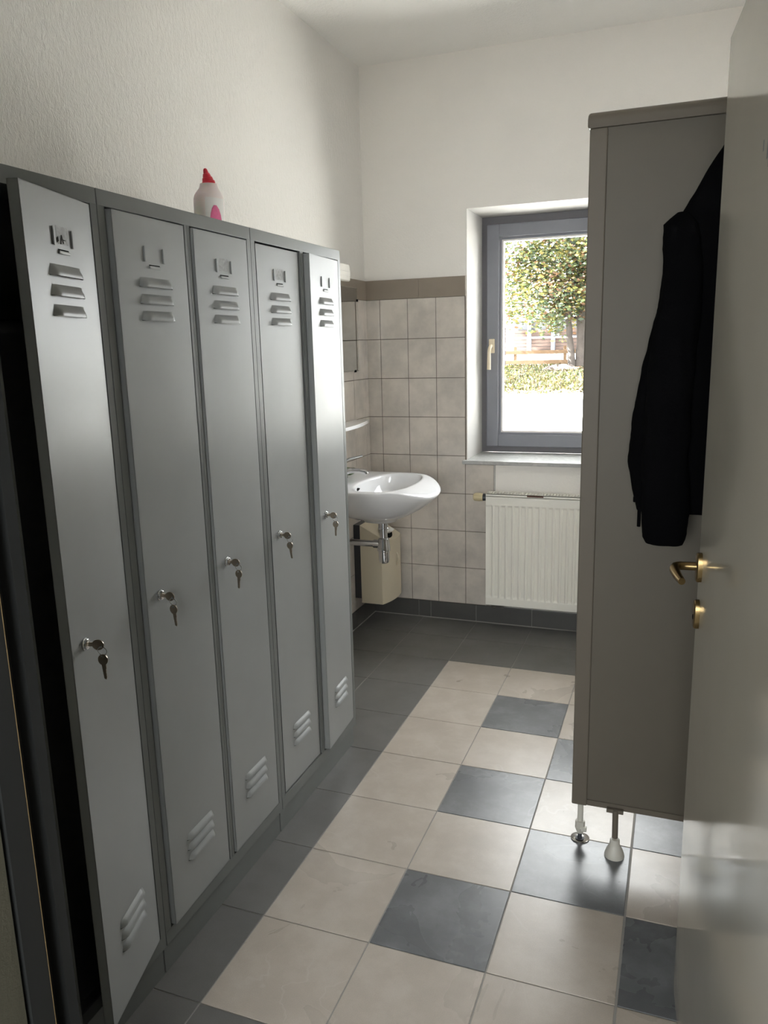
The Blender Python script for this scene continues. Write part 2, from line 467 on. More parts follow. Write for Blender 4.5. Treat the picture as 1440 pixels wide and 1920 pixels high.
    # left jamb profile (X, Y) seen from the corridor: reveal, stop, two rebates, room-side lip
    def jamb(xf, sgn):
        P = [(0, -.165), (0, -.1285), (-.004, -.1270), (-.022, -.1265), (-.022, -.1140), (-.028, -.1125), (-.028, -.0985), (-.006, -.0975), (-.004, -.0815), (-.075, -.0800), (-.075, -.0830), (-.03, -.0860), (-.04, -.165)]
        return [(xf+sgn*x, y) for x, y in P]
    prism(bm, jamb(jx0, 1), 0, 2.02)
    prism(bm, jamb(jx1, -1), 0, 2.02)
    box(bm, (jx0-.03, -.165, 2.012), (jx1+.03, -.127, 2.045)); box(bm, (jx0-.075, -.085, 2.03), (jx1+.075, -.080, 2.095))
    fr = structure('door_1', bm, M['jamb'], smooth=False)
    bm = new(); box(bm, (jx0-.002, -.1284, .01), (jx0+.0005, -.1276, 2.01)); obj('stop_edge', bm, M['goldline'], fr)  # thin gold line along the stop edge
    bm = new(); box(bm, (jx0-.0270, -.1140, .01), (jx0-.0205, -.1128, 2.01)); obj('rubber_seal', bm, M['seal'], fr)
    for zc in (1.062, .973):
        bm = new(); box(bm, (jx0-.0225, -.1255, zc-.034), (jx0-.0200, -.1150, zc+.034), .0008); obj('strike_hole', bm, M['black'], fr)
    # leaf: free edge out in the room
    ang = math.atan(.085)
    ex, ey = 1.6360, .8400
    d = Vector((math.sin(ang), -math.cos(ang), 0)); nrm = Vector((-math.cos(ang), -math.sin(ang), 0))
    O = Vector((ex, ey, 0))
    def P(s, n, z): return O + d*s + nrm*n + Vector((0, 0, z))
    def dbox(bm, s0, s1, n0, n1, z0, z1, bev=0, mi=0):
        b2 = new(); box(b2, (s0, n0, z0), (s1, n1, z1), bev, mi)
        for v in b2.verts: v.co = P(*v.co)
        me = bpy.data.meshes.new('tmp'); b2.to_mesh(me); b2.free(); bm.from_mesh(me); bpy.data.meshes.remove(me)
    leaf = thing('door_leaf', 'beige glossy door standing open on the right with brass handle', 'door', P(.47, -.02, .008))
    bm = new(); dbox(bm, 0, .925, -.042, 0, .008, 2.008, .0015); obj('leaf', bm, M['door'], leaf)
    for nm, z in (('rosette', 1.034), ('key_escutcheon', .936)):
        bm = new()
        n = 28; out = []
        for k in range(n):
            a = 2*math.pi*k/n; out.append((.044+.017*math.copysign(abs(math.cos(a))**.75, math.cos(a)), .030*math.copysign(abs(math.sin(a))**.75, math.sin(a))))
        ring_loft(bm, [[P(.044+(s-.044)*q, h, z+zz*q) for s, zz in out] for h, q in ((.0, 1), (.0075, 1), (.0095, .95), (.0105, .86))])
        obj(nm, bm, M['brass'], leaf)
    bm = new()
    z = 1.036
    pts = [P(.044, .008, z), P(.044, .022, z)] + arc(P(.044, .030, z), P(.046, .054, z+.002), P(.074, .0535, z-.001), 8) + [P(.105, .050, z-.004), P(.135, .0445, z-.006)]
    tube(bm, pts, [.0085, .0085]+[.0085+.0008*i/8 for i in range(9)]+[.0085, .0070], 14)
    obj('lever', bm, M['brass'], leaf)
    for s0, za, zb in ((.452, 1.712, 1.748), (.464, 1.700, 1.752), (.484, 1.708, 1.758), (.420, 1.728, 1.742)):  # thin dark streaks on the leaf face
        bm = new(); dbox(bm, s0, s0+.006, -.0005, .0004, za, zb); obj('dark_streak', bm, M['marker'], leaf)
    bm = new(); lathe(bm, P(.044, .0100, .930), nrm, [(0, .006), (.001, .006), (.0015, .0045)], 14); obj('key_hole', bm, M['black'], leaf)

# ------------------------------------------------------------------ lockers
def door_map(yr, a):
    ca, sa = math.cos(a), math.sin(a)
    return lambda s, n, z: Vector((XL + n*ca + s*sa, yr - s*ca + n*sa, z))

def mapped(bm, f):
    for v in bm.verts: v.co = f(*v.co)
    return bm

def louvre_bm(sc, w, zb, h, f, flip=False):
    bm = new()
    nu, nv = 18, 8
    grid = []
    for j in range(nv+1):
        t = j/nv          # 0 top .. 1 bottom
        row = []
        for i in range(nu+1):
            u = i/nu
            e = min(u, 1-u)*w
            tap = min(1, e/(.020*(.25+.75*(1-t*.3))))
            tap = math.sin(tap*math.pi/2)
            prof = math.sin(min(1, t*1.25)*math.pi/2)
            row.append(bm.verts.new((sc + (u-.5)*w*(1-.10*(1-t)), .0005 + .0095*prof*tap, zb + h*(1-t))))
        grid.append(row)
    for j in range(nv):
        for i in range(nu): bm.faces.new((grid[j][i], grid[j][i+1], grid[j+1][i+1], grid[j+1][i]))
    # dark slot under the hood
    back = [bm.verts.new((v.co.x, .0003, zb+.0012)) for v in grid[nv]]
    for i in range(nu):
        bm.faces.new((grid[nv][i], grid[nv][i+1], back[i+1], back[i])).material_index = 1
    return mapped(bm, f)

def make_door(parent, yl, yr, a, inset, scribble, residue):
    w = yr-yl
    f0 = door_map(yr, R(a))
    f = (lambda s, n, z: f0(s, n+inset, z))
    z0, z1 = .119, 1.765
    bm = new()
    box(bm, (0.002, -.0015, z0), (w-.002, 0, z1))                                   # face sheet
    box(bm, (0.002, -.020, z0), (w-.002, -.0185, z1))                               # inner sheet
    for s0, s1 in ((.002, .0035), (w-.0035, w-.002)): box(bm, (s0, -.02, z0), (s1, 0, z1))
    for q0, q1 in ((z0, z0+.0015), (z1-.0015, z1)): box(bm, (.002, -.02, q0), (w-.002, 0, q1))
    door = obj('door', mapped(bm, f), M['locker'], parent, smooth=False)
    c = w*.485
    for zb in (1.619, 1.584, 1.549):
        obj('louvre', louvre_bm(c, .122, zb, .0205, f), [M['locker'], M['black']], door)
    for zb in (.300, .272, .244):
        obj('louvre', louvre_bm(c, .122, zb, .0150, f), [M['locker'], M['black']], door)
    bm = new()
    for sgn in (-1, 1):
        s = c + sgn*.0345
        box(bm, (s-.0028, 0, 1.672), (s+.0028, .0035, 1.704), .0014)
        box(bm, (s-.0028-sgn*.0022, -.0002, 1.673), (s-sgn*.0022, .0006, 1.703), mi=1)
    box(bm, (c-.020, 0, 1.6585), (c+.020, .0035, 1.6645), .0016)
    box(bm, (c-.019, -.0002, 1.6645), (c+.019, .0006, 1.6670), mi=1)
    obj('card_holder', mapped(bm, f), [M['locker'], M['black']], door)
    if residue:
        bm = new(); box(bm, (c-.022, 0, 1.676), (c+.022, .00015, 1.703 + .004*residue)); obj('sticker_residue', mapped(bm, f), M['residue'], door, smooth=False)
    if scribble:
        bm = new()
        for (p, q) in (((.008, 1.676), (.003, 1.692)), ((.003, 1.692), (-.003, 1.678)), ((.006, 1.683), (-.001, 1.684)), ((-.004, 1.684), (-.010, 1.684)), ((.016, 1.680), (.0165, 1.688)), ((.020, 1.678), (.0205, 1.686))):
            tube(bm, [(c+p[0], .0006, p[1]), (c+q[0], .0006, q[1])], .0009, 6)
        obj('marker_scribble', mapped(bm, f), M['marker'], door)
    # lock
    sl, zl = w-.050, .942
    bm = new()
    lathe(bm, (sl, 0, zl), (0, 1, 0), [(0, .0120), (.003, .0120), (.0045, .0105), (.0075, .0100), (.0085, .0085), (.0085, .001)], 24)
    obj('lock', mapped(bm, f), M['chrome'], door)
    return f, sl, zl

def make_keys(f, sl, zl, label, rollk):
    base = f(sl, .02, zl)
    k = thing('locker_keys', label, 'keys', base, 'keys in the locker locks')
    bm = new()
    box(bm, (sl-.0011, .0075, zl-.004), (sl+.0011, .018, zl+.004))
    n = 20
    cx, cz = .0275, zl-.001
    ring_loft(bm, [[Vector((sl+h, cx+.0118*math.cos(2*math.pi*i/n), cz+.0105*math.sin(2*math.pi*i/n))) for i in range(n)] for h in (-.0011, .0011)])
    lathe(bm, (sl-.0014, cx+.006, cz-.002), (1, 0, 0), [(0, .0022), (.0028, .0022)], 10, mi=1)
    obj('key', mapped(bm, f), [M['key'], M['chrome']], k)
    bm = new()
    rc = (.0345, zl-.0135)
    tube(bm, [(sl+.002*math.sin(2*math.pi*i/20), rc[0]+.0088*math.cos(2*math.pi*i/20), rc[1]+.0088*math.sin(2*math.pi*i/20)) for i in range(21)], .0008, 6, caps=False)
    obj('key_ring', mapped(bm, f), M['chrome'], k)
    bm = new()
    hz = zl-.031; hn = .0345
    ring_loft(bm, [[Vector((sl+h, hn+.0098*math.cos(2*math.pi*i/n), hz+.0110*math.sin(2*math.pi*i/n))) for i in range(n)] for h in (-.0011, .0011)])
    out = [(-.0042, -.008), (.0042, -.008), (.0042, -.018), (.0030, -.019), (.0030, -.024), (.0022, -.026), (.0030, -.029), (.0022, -.032), (.0030, -.035), (.0010, -.040), (-.0030, -.038)]
    out = [(x*1.0, z) for x, z in out]
    ring_loft(bm, [[Vector((sl+h, hn+x+rollk*(z), hz+z)) for x, z in out] for h in (-.0009, .0009)])
    lathe(bm, (sl-.0014, hn-.001, hz+.006), (1, 0, 0), [(0, .0024), (.0028, .0024)], 10, mi=1)
    obj('key', mapped(bm, f), [M['key'], M['chrome']], k)

def make_locker(y0, label, doors, keylabels):
    """doors: two of (angle, inset, scribble, residue)"""
    y1 = y0+.5965
    root = thing('locker_cabinet', label, 'locker', (.245, (y0+y1)/2, 0), 'grey metal lockers along the left wall')
    m0, m1 = y0+.290, y0+.319
    bm = new()
    g_ = .0006
    F = M['lockerframe']
    # front frame
    box(bm, (.465, y0+g_, 1.768), (XL, y1-g_, 1.800), .0015)
    box(bm, (.465, y0+g_, .080), (XL, y1-g_, .116), .0015)
    for a, b in ((y0+g_, y0+.0215), (m0+.004, m0+.0140), (m0+.0155, m1-.004), (y1-.0185, y1-g_)):
        box(bm, (.450, a, .115), (XL-.0005, b, 1.769))
    for a, b in ((y0+.011, y0+.033), (m0-.006, m1+.006), (y1-.026, y1-.009)):     # door stops set back
        box(bm, (.440, a, .115), (.466, b, 1.769))
    # carcass
    box(bm, (.012, y0+g_, .08), (.462, y0+.004, 1.799), mi=1); box(bm, (.012, y1-.004, .08), (.462, y1-g_, 1.799), mi=0)
    box(bm, (.014, (m0+m1)/2-.002, .09), (.45, (m0+m1)/2+.002, 1.795), mi=1)
    box(bm, (.010, y0+g_, .08), (.014, y1-g_, 1.8), mi=1)
    box(bm, (.010, y0+g_, 1.794), (.470, y1-g_, 1.800), mi=0)
    box(bm, (.012, y0+.004, .086), (.468, y1-.004, .092), mi=1)
    box(bm, (.425, y0+.005, .092), (.440, y1-.005, .116), mi=1)
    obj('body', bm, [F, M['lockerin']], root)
    bm = new(); box(bm, (.016, y0+.002, 0), (.478, y1-.002, .081), .001); obj('plinth', bm, F, root)
    for a, b in ((y0+.005, (m0+m1)/2-.003), ((m0+m1)/2+.003, y1-.005)):
        bm = new(); box(bm, (.016, a, 1.543), (.430, b, 1.546)); box(bm, (.427, a, 1.522), (.430, b, 1.546)); obj('shelf', bm, M['lockerin'], root)
    spans = ((y0+.028, m0-.001), (m1+.001, y1-.0225))
    for (yl, yr), dd, kl in zip(spans, doors, keylabels):
        f, sl, zl = make_door(root, yl, yr, *dd)
        if kl: make_keys(f, sl, zl, kl, rnd.uniform(-.15, .15))

def build_lockers():
    make_locker(-.0970, 'grey double locker nearest the doorway with its right door hanging open',
                [(0, 0, False, 0), (15.0, .001, True, 1)], [None, 'keys in the lock of the wide open locker door nearest the doorway'])
    make_locker(.5005, 'grey double locker in the middle of the row with a cleaner bottle above',
                [(1.6, .0015, False, 0), (.5, .0015, False, 1)],
                ['keys in the lock of the second locker door from the doorway', 'keys in the lock of the middle locker door of the row'])
    make_locker(1.0980, 'grey double locker at the far end beside the washbasin',
                [(0, -.004, False, 1), (3.6, .001, False, 0)],
                ['keys in the lock of the recessed locker door beside the last door', 'keys in the lock of the last locker door by the washbasin'])

# ------------------------------------------------------------------ bottle on the lockers
def build_bottle():
    c = Vector((.215, 1.345, 1.8005))
    t = thing('cleaner_bottle', 'milky white toilet cleaner bottle with red cap on top of the lockers', 'bottle', c)
    rot = R(90)
    def prof(z):
        pts = [(0, .042, .028), (.004, .045, .031), (.06, .045, .031), (.128, .045, .031), (.140, .043, .030), (.152, .034, .027), (.162, .026, .0235), (.176, .022, .022)]
        for (a, p, q), (b, p2, q2) in zip(pts, pts[1:]):
            if a <= z <= b:
                u = (z-a)/(b-a); u = u*u*(3-2*u) if a > .1 else u
                return p+(p2-p)*u, q+(q2-q)*u
        return pts[-1][1:]
    def ringat(z, grow=0, a0=0, a1=2*math.pi, n=36, closed=True):
        rx, ry = prof(z); rx += grow; ry += grow
        lean = .007*max(0, min(1, (z-.12)/.05))
        out = []
        for k in range(n + (0 if closed else 1)):
            a = a0+(a1-a0)*k/n
            x = math.copysign(abs(math.cos(a))**.8, math.cos(a))*rx; y = math.copysign(abs(math.sin(a))**.8, math.sin(a))*ry
            out.append(c + Vector((-y*1.0, x+lean, z)) + Vector((.25*x, 0, 0)))
        return out
    zs = [0, .004, .03, .06, .09, .115, .128, .134, .140, .146, .152, .157, .162, .169, .176]
    bm = new(); ring_loft(bm, [ringat(z) for z in zs]); obj('body', bm, M['bottle'], t)
    bm = new(); ring_loft(bm, [ringat(z, .0008, R(-145), R(-60), 16, False) for z in (.012, .04, .07, .10, .132)], False, False, closed=False)
    lab = obj('label', bm, M['labelwhite'], t)
    bm = new()
    rows = []
    for z in (.014, .04, .065, .085, .100, .110):
        hw = 42*math.sqrt(max(.02, 1-((z-.014)/.098)**2))
        rows.append(ringat(z, .0014, R(-100-hw*.75), R(-100+hw*.55), 10, False))
    ring_loft(bm, rows, False, False, closed=False); obj('label_patch', bm, M['pink'], lab)
    bm = new()
    o = c + Vector((0, .007, .174))
    ax = Vector((-.10, -.22, 1))
    lathe(bm, o, ax, [(0, .0195), (.003, .0205), (.009, .0195), (.010, .0175), (.020, .0150), (.021, .0130), (.031, .0100), (.032, .0080), (.042, .0060), (.046, .0030)], 24)
    obj('cap', bm, M['red'], t)

# ------------------------------------------------------------------ wash corner
YS = 2.585
def build_basin():
    t = thing('washbasin', 'white oval ceramic washbasin on the tiled left wall', 'sink', (.012, YS, .70))
    n = 96
    XB = .012
    def outer(th):
        c_, s_ = math.cos(th), math.sin(th)
        x = .25 + (.304*math.copysign(abs(c_)**.92, c_) if c_ > 0 else .42*c_)
        return Vector((max(x, XB), YS + .303*math.copysign(abs(s_)**.90, s_), 0))
    def inner(th):
        c_, s_ = math.cos(th), math.sin(th)
        x = .305 + (.140*abs(c_)**.62 if c_ > 0 else -.122*abs(c_))
        return Vector((x, YS + .258*math.copysign(abs(s_)**.86, s_), 0))
    ths = [2*math.pi*k/n for k in range(n)]
    def fr(x): return max(0, min(1, (x-.40)/.154))
    def under(q, z, drop):
        out = []
        for th in ths:
            o = outer(th); x = .283+(o.x-.283)*q; x = max(x, XB); y = YS+(o.y-YS)*q
            out.append(Vector((x, y, z - drop*fr(o.x)**1.6)))
        return out
    def rimring(q, lift):
        out = []
        for th in ths:
            o, i = outer(th), inner(th); p = o.lerp(i, q); f = fr(o.x)
            z = .853 + lift - .046*f**1.7*(1-q)**1.5
            if p.x < .17: z += .010*(1-(p.x-XB)/.16)
            out.append(Vector((p.x, p.y, z)))
        return out
    def bowl(q, z):
        return [Vector((.283+(inner(th).x-.283)*q, YS+(inner(th).y-YS)*q, z)) for th in ths]
    rings = [under(.16, .664, 0), under(.24, .668, 0), under(.28, .682, 0), under(.40, .690, .0), under(.56, .712, .0), under(.72, .740, .004), under(.86, .778, .014), under(.95, .812, .028), under(.992, .836, .040),
             rimring(0, -.004), rimring(.04, 0), rimring(.12, .002), rimring(.35, .003), rimring(.6, .003), rimring(.85, .003), rimring(.95, .002), rimring(1.0, -.002),
             bowl(.985, .843), bowl(.95, .815), bowl(.86, .785), bowl(.70, .762), bowl(.48, .748), bowl(.25, .739), bowl(.09, .735)]
    bm = new(); ring_loft(bm, rings)
    obj('bowl', bm, M['ceramic'], t, angle=1.0)
    bm = new(); lathe(bm, (.283, YS, .7345), (0, 0, 1), [(0, .024), (.002, .024), (.003, .018), (.0015, .016), (.0012, .002)], 24); obj('drain', bm, M['chrome'], t)
    bm = new()
    oc = Vector((.196, YS-.085, .830)); 
    ring_loft(bm, [[oc + Vector((h+.4*.007*math.sin(2*math.pi*k/16), .016*math.cos(2*math.pi*k/16), .007*math.sin(2*math.pi*k/16))) for k in range(16)] for h in (-.012, .0)])
    obj('overflow_hole', bm, M['black'], t)
    # tap
    tp = thing('basin_tap', 'chrome single-lever tap on the washbasin ledge', 'tap', (.085, YS+.01, .862))
    yt = YS+.01
    bm = new(); lathe(bm, (.075, yt, .866), (0, 0, 1), [(0, .026), (.004, .026), (.006, .023), (.05, .022), (.058, .020), (.062, .010)], 24)
    obj('body', bm, M['chrome'], tp)
    bm = new(); tube(bm, [(.085, yt, .893), (.12, yt+.004, .902), (.165, yt+.008, .901), (.19, yt+.010, .896), (.198, yt+.010, .886)], [.015, .013, .012, .012, .011], 16); obj('spout', bm, M['chrome'], tp)
    bm = new(); lathe(bm, (.075, yt, .928), (0, 0, 1), [(0, .02), (.016, .021), (.026, .014), (.028, .004)], 20); tube(bm, [(.075, yt, .940), (.11, yt+.01, .958), (.17, yt+.03, .972)], [.007, .0055, .0045], 10); obj('lever', bm, M['chrome'], tp)
    bm = new(); box(bm, (.040, YS+.045, .872), (.105, YS+.115, .902), .009); tag(obj('item', bm, M['item']), 'small dark green item on the washbasin ledge behind the tap', 'item')  # small dark green block behind the tap
    # trap
    tr = thing('bottle_trap', 'chrome bottle trap under the washbasin', 'drain trap', (.283, YS, .44))
    bm = new()
    x = .283
    lathe(bm, (x, YS, .668), (0, 0, -1), [(0, .027), (.012, .027), (.013, .024), (.034, .024), (.036, .0255), (.042, .0255), (.044, .019), (.084, .019), (.086, .0225), (.092, .0225)], 24)
    obj('tailpipe', bm, M['chrome'], tr)
    bm = new()
    lathe(bm, (x, YS, .582), (0, 0, -1), [(0, .020), (.003, .026), (.016, .027), (.05, .032), (.062, .032), (.064, .026), (.068, .0265), (.108, .0265), (.120, .023), (.126, .015), (.127, .002)], 26)
    obj('cup', bm, M['chrome'], tr)
    bm = new()
    tube(bm, [(x-.02, YS, .550), (x-.05, YS, .550)], .021, 18); tube(bm, [(x-.045, YS, .550), (.012, YS, .552)], .0155, 16)
    lathe(bm, (.012, YS, .552), (1, 0, 0), [(0, .034), (.003, .034), (.012, .018)], 22)
    obj('waste_pipe', bm, M['chrome'], tr)
    av = thing('angle_valve', 'small chrome angle valve on the wall under the washbasin', 'valve', (.012, YS-.09, .58))
    for yy, zz in ((YS-.085, .60),):
        bm = new(); tube(bm, [(.012, yy, zz), (.062, yy, zz)], .011, 14); lathe(bm, (.012, yy, zz), (1, 0, 0), [(0, .027), (.003, .027), (.008, .014)], 18)
        obj('valve_body', bm, M['chromedull'], av)
        bm = new(); lathe(bm, (.062, yy, zz), (1, 0, 0), [(0, .012), (.004, .017), (.022, .016), (.025, .010)], 12); obj('knob', bm, M['chromedull'], av)
        bm = new(); tube(bm, [(.05, yy, zz+.01), (.052, yy, zz+.05), (.06, yy+.03, .70), (.07, YS-.01, .74)], .0055, 8); obj('hose', bm, M['chromedull'], av)
    # bin
    bn = thing('waste_bin', 'beige wall-mounted waste bin below the washbasin', 'bin', (.11, 2.93, .15))
    bx0, y0, y1 = .052, 2.845, 3.075
    front = [(.170, y0)] + [tuple(v)[:2] for v in arc((.172, y0+.002, 0), (.215, y0+.10, 0), (.197, y1-.01, 0), 12)]
    poly = [(bx0, y0)] + front + [(.194, y1), (bx0, y1)]
    def topz(x, y): return .572 - .95*max(0, x-.105) 
    bm = new()
    ring_loft(bm, [[Vector((x, y, .150)) for x, y in poly], [Vector((x, y, topz(x, y))) for x, y in poly]])
    obj('bin_body', bm, M['binbeige'], bn, angle=.35)
    bm = new()
    cc = (.160, 2.945); n2 = 24
    ring_loft(bm, [[Vector((cc[0]+.028*q*math.cos(2*math.pi*k/n2), cc[1]+.062*q*math.sin(2*math.pi*k/n2), topz(cc[0]+.028*q*math.cos(2*math.pi*k/n2), 0)+h)) for k in range(n2)] for h, q in ((-.004, 1), (.0015, 1), (.002, .96))])
    obj('bin_opening', bm, M['black'], bn)
    bm = new(); tube(bm, arc((.200, 2.99, .400), (.232, 2.975, .370), (.200, 2.985, .330), 10), .005, 8); obj('bin_handle', bm, M['binbeige'], bn)
    bm = new(); box(bm, (.011, y0+.012, .170), (bx0+.002, y1-.02, .57)); obj('gap_block', bm, M['sheddark'], bn)  # dark block filling the gap between bin and wall
    bm = new()
    rr = random.Random(3)
    for q in range(3):
        c0 = Vector((.160+.006*q, 2.935+.014*q, topz(.162, 0)+.010))
        vs = [[c0 + Vector((.022*math.cos(2*math.pi*k/12)*r_*(.8+.4*rr.random()), .034*math.sin(2*math.pi*k/12)*r_*(.8+.4*rr.random()), z_*(.8+.4*rr.random()))) for k in range(12)] for r_, z_ in ((.4, -.012), (.9, -.004), (.95, .004), (.5, .013), (.1, .016))]
        ring_loft(bm, vs)
    tag(obj('paper_towel', bm, M['paper']), 'crumpled white paper towel sticking out of the beige bin', 'paper')
    # glass shelf
    bm = new()
    zt = 1.1155
    ya, yb, dp = 2.25, 2.925, .125
    out = [(.0115, ya), (.0115, yb)]
    cv = [Vector((.0115+dp*(.62+.38*math.sin(math.pi*k/16)), yb-(yb-ya)*k/16)) for k in range(17)]
    out += [(v.x, v.y) for v in cv]
    ring_loft(bm, [[Vector((x, y, zt-.016)) for x, y in out], [Vector((x, y, zt-.003)) for x, y in out], [Vector((.0115+(x-.0115)*.985, y, zt)) for x, y in out]])
    sh = obj('bathroom_shelf', bm, M['ceramic']); tag(sh, 'white curved shelf on the tiles above the washbasin', 'shelf')
    # mirror with clips, lamp above it
    mr = thing('wall_mirror', 'frameless mirror on the tiled left wall above the shelf', 'mirror', (.012, 2.6, 1.36))
    bm = new(); box(bm, (.0115, 2.22, 1.362), (.0165, 2.993, 1.776), .001); obj('glass', bm, M['mirror'], mr, smooth=False)
    for (yy, zz) in ((2.945, 1.362), (2.993, 1.715), (2.30, 1.362), (2.22, 1.715)):
        bm = new(); box(bm, (.0115, yy-.008, zz-.006), (.0195, yy+.008, zz+.006), .001); obj('clip', bm, M['black'], mr)
    lp = thing('mirror_lamp', 'white ribbed wall lamp above the mirror', 'lamp', (.012, 2.6, 1.79))
    bm = new(); box(bm, (.0005, 2.21, 1.826), (.030, 2.785, 1.868), .002); obj('housing', bm, M['sheddark'], lp)
    bm = new()
    sec = [(.028, 1.796), (.060, 1.793), (.066, 1.798), (.067, 1.812), (.0655, 1.815), (.067, 1.818), (.067, 1.833), (.0655, 1.836), (.067, 1.839), (.066, 1.862), (.061, 1.870), (.028, 1.871)]
    rings = [[Vector((x, y, z)) for x, z in sec] for y in (2.205, 2.790)]
    ring_loft(bm, rings); obj('diffuser', bm, M['white_plastic'], lp)

# ------------------------------------------------------------------ radiator
def build_radiator():
    x0, x1, z0, z1 = .680, 1.690, .138, .722
    yf = D-.120; yb = D-.045
    t = thing('radiator', 'white panel radiator on the wall under the window', 'radiator', ((x0+x1)/2, D-.08, z0))
    bm = new()
    pitch = .03425
    mx, mz0, mz1 = .020, .040, .045
    nx = int((x1-x0-2*mx)/pitch*12)
    xs = [x0] + [x0+mx + (x1-x0-2*mx)*i/nx for i in range(nx+1)] + [x1]
    zs = [z0, z0+mz0, z0+mz0+.004, z0+mz0+.009, z0+mz0+.014, z1-mz1-.014, z1-mz1-.009, z1-mz1-.004, z1-mz1, z1]
    def sm(u): u = max(0, min(1, u)); return u*u*(3-2*u)
    grid = []
    for z in zs:
        row = []
        for x in xs:
            ph = ((x-x0-mx)/pitch) % 1.0
            gx = sm((abs(ph-.5)-.12)/.16) if x0+mx <= x <= x1-mx else 0
            a = sm((z-z0-mz0)/.014)*sm((z1-mz1-z)/.014)
            row.append(bm.verts.new((x, yf + .0105*gx*a, z)))
        grid.append(row)
    for j in range(len(zs)-1):
        for i in range(len(xs)-1): bm.faces.new((grid[j][i], grid[j][i+1], grid[j+1][i+1], grid[j+1][i]))
    # folded rim of the panel
    box(bm, (x0, yf, z0), (x1, yf+.008, z0+.003)); box(bm, (x0, yf, z1-.003), (x1, yf+.012, z1)); 
    box(bm, (x0+.02, yf+.010, z0+.01), (x1-.02, yf+.014, z1-.01))
    obj('front_panel', bm, M['radiator'], t)
    bm = new(); box(bm, (x0+.02, yb-.012, z0), (x1-.02, yb, z1), .003); obj('rear_panel', bm, M['radiator'], t)
    for a, b in ((x0-.001, x0+.003), (x1-.003, x1+.001)):
        bm = new(); box(bm, (a, yf+.002, z0-.004), (b, yb, z1+.012), .001); obj('side_cover', bm, M['radiator'], t)
    bm = new()
    zt = z1+.012
    box(bm, (x0, yf+.003, z1-.006), (x1, yf+.006, zt), mi=0); box(bm, (x0, yb-.006, zt-.003), (x1, yb, zt), mi=0); box(bm, (x0, yf+.003, zt-.003), (x1, yf+.016, zt), mi=0)
    k = x0+.012
    while k < x1-.01:
        b2 = [Vector((k, yf+.014, zt-.003)), Vector((k+.0085, yf+.014, zt-.003)), Vector((k+.0085, yb-.004, zt-.003)), Vector((k, yb-.004, zt-.003))]
        ring_loft(bm, [b2, [v+Vector((0, 0, .003)) for v in b2]]); k += .0155
    grille = obj('top_grille', bm, M['radiator'], t, smooth=False)
    bm = new(); box(bm, (x0+.01, yf+.016, z1-.10), (x1-.01, yb-.014, z1-.03)); obj('convector', bm, M['sheddark'], t)
    bm = new(); box(bm, (.890, yf+.0015, z1+.002), (.972, yf+.0035, z1+.0095)); obj('rust_mark', bm, M['rust'], grille)
    th = Vector((x0-.002, D-.085, .708)); ax = Vector((-1, 0, 0))
    bm = new(); lathe(bm, th, ax, [(0, .012), (.004, .017), (.014, .019), (.020, .019), (.021, .014)], 24); obj('valve_collar', bm, M['sheddark'], t)
    bm = new(); n = 40
    rings = []
    for h, r in ((.020, .0195), (.026, .0205), (.030, .0195), (.034, .0215), (.060, .0205), (.068, .0185), (.072, .011)):
        rings.append([th + ax*h + Vector((0, math.cos(2*math.pi*i/n), math.sin(2*math.pi*i/n)))*(r*(1 if (i % 4 < 2 or h < .034) else .91)) for i in range(n)])
    ring_loft(bm, rings); obj('thermostat', bm, M['ivory'], t, angle=.5)
    for xx in (.717, .757):
        bm = new(); lathe(bm, (xx, D-.082, z0+.01), (0, 0, -1), [(0, .010), (.012, .010), (.014, .0145), (.032, .0145), (.036, .010)], 6); tube(bm, [(xx, D-.082, z0-.018), (xx, D-.012, z0-.020)], .009, 12)
        obj('valve', bm, M['chromedull'], t)
    bm = new(); tube(bm, [(.717, D-.082, z0-.012), (.757, D-.082, z0-.012)], .006, 10); obj('valve_bridge', bm, M['chromedull'], t)

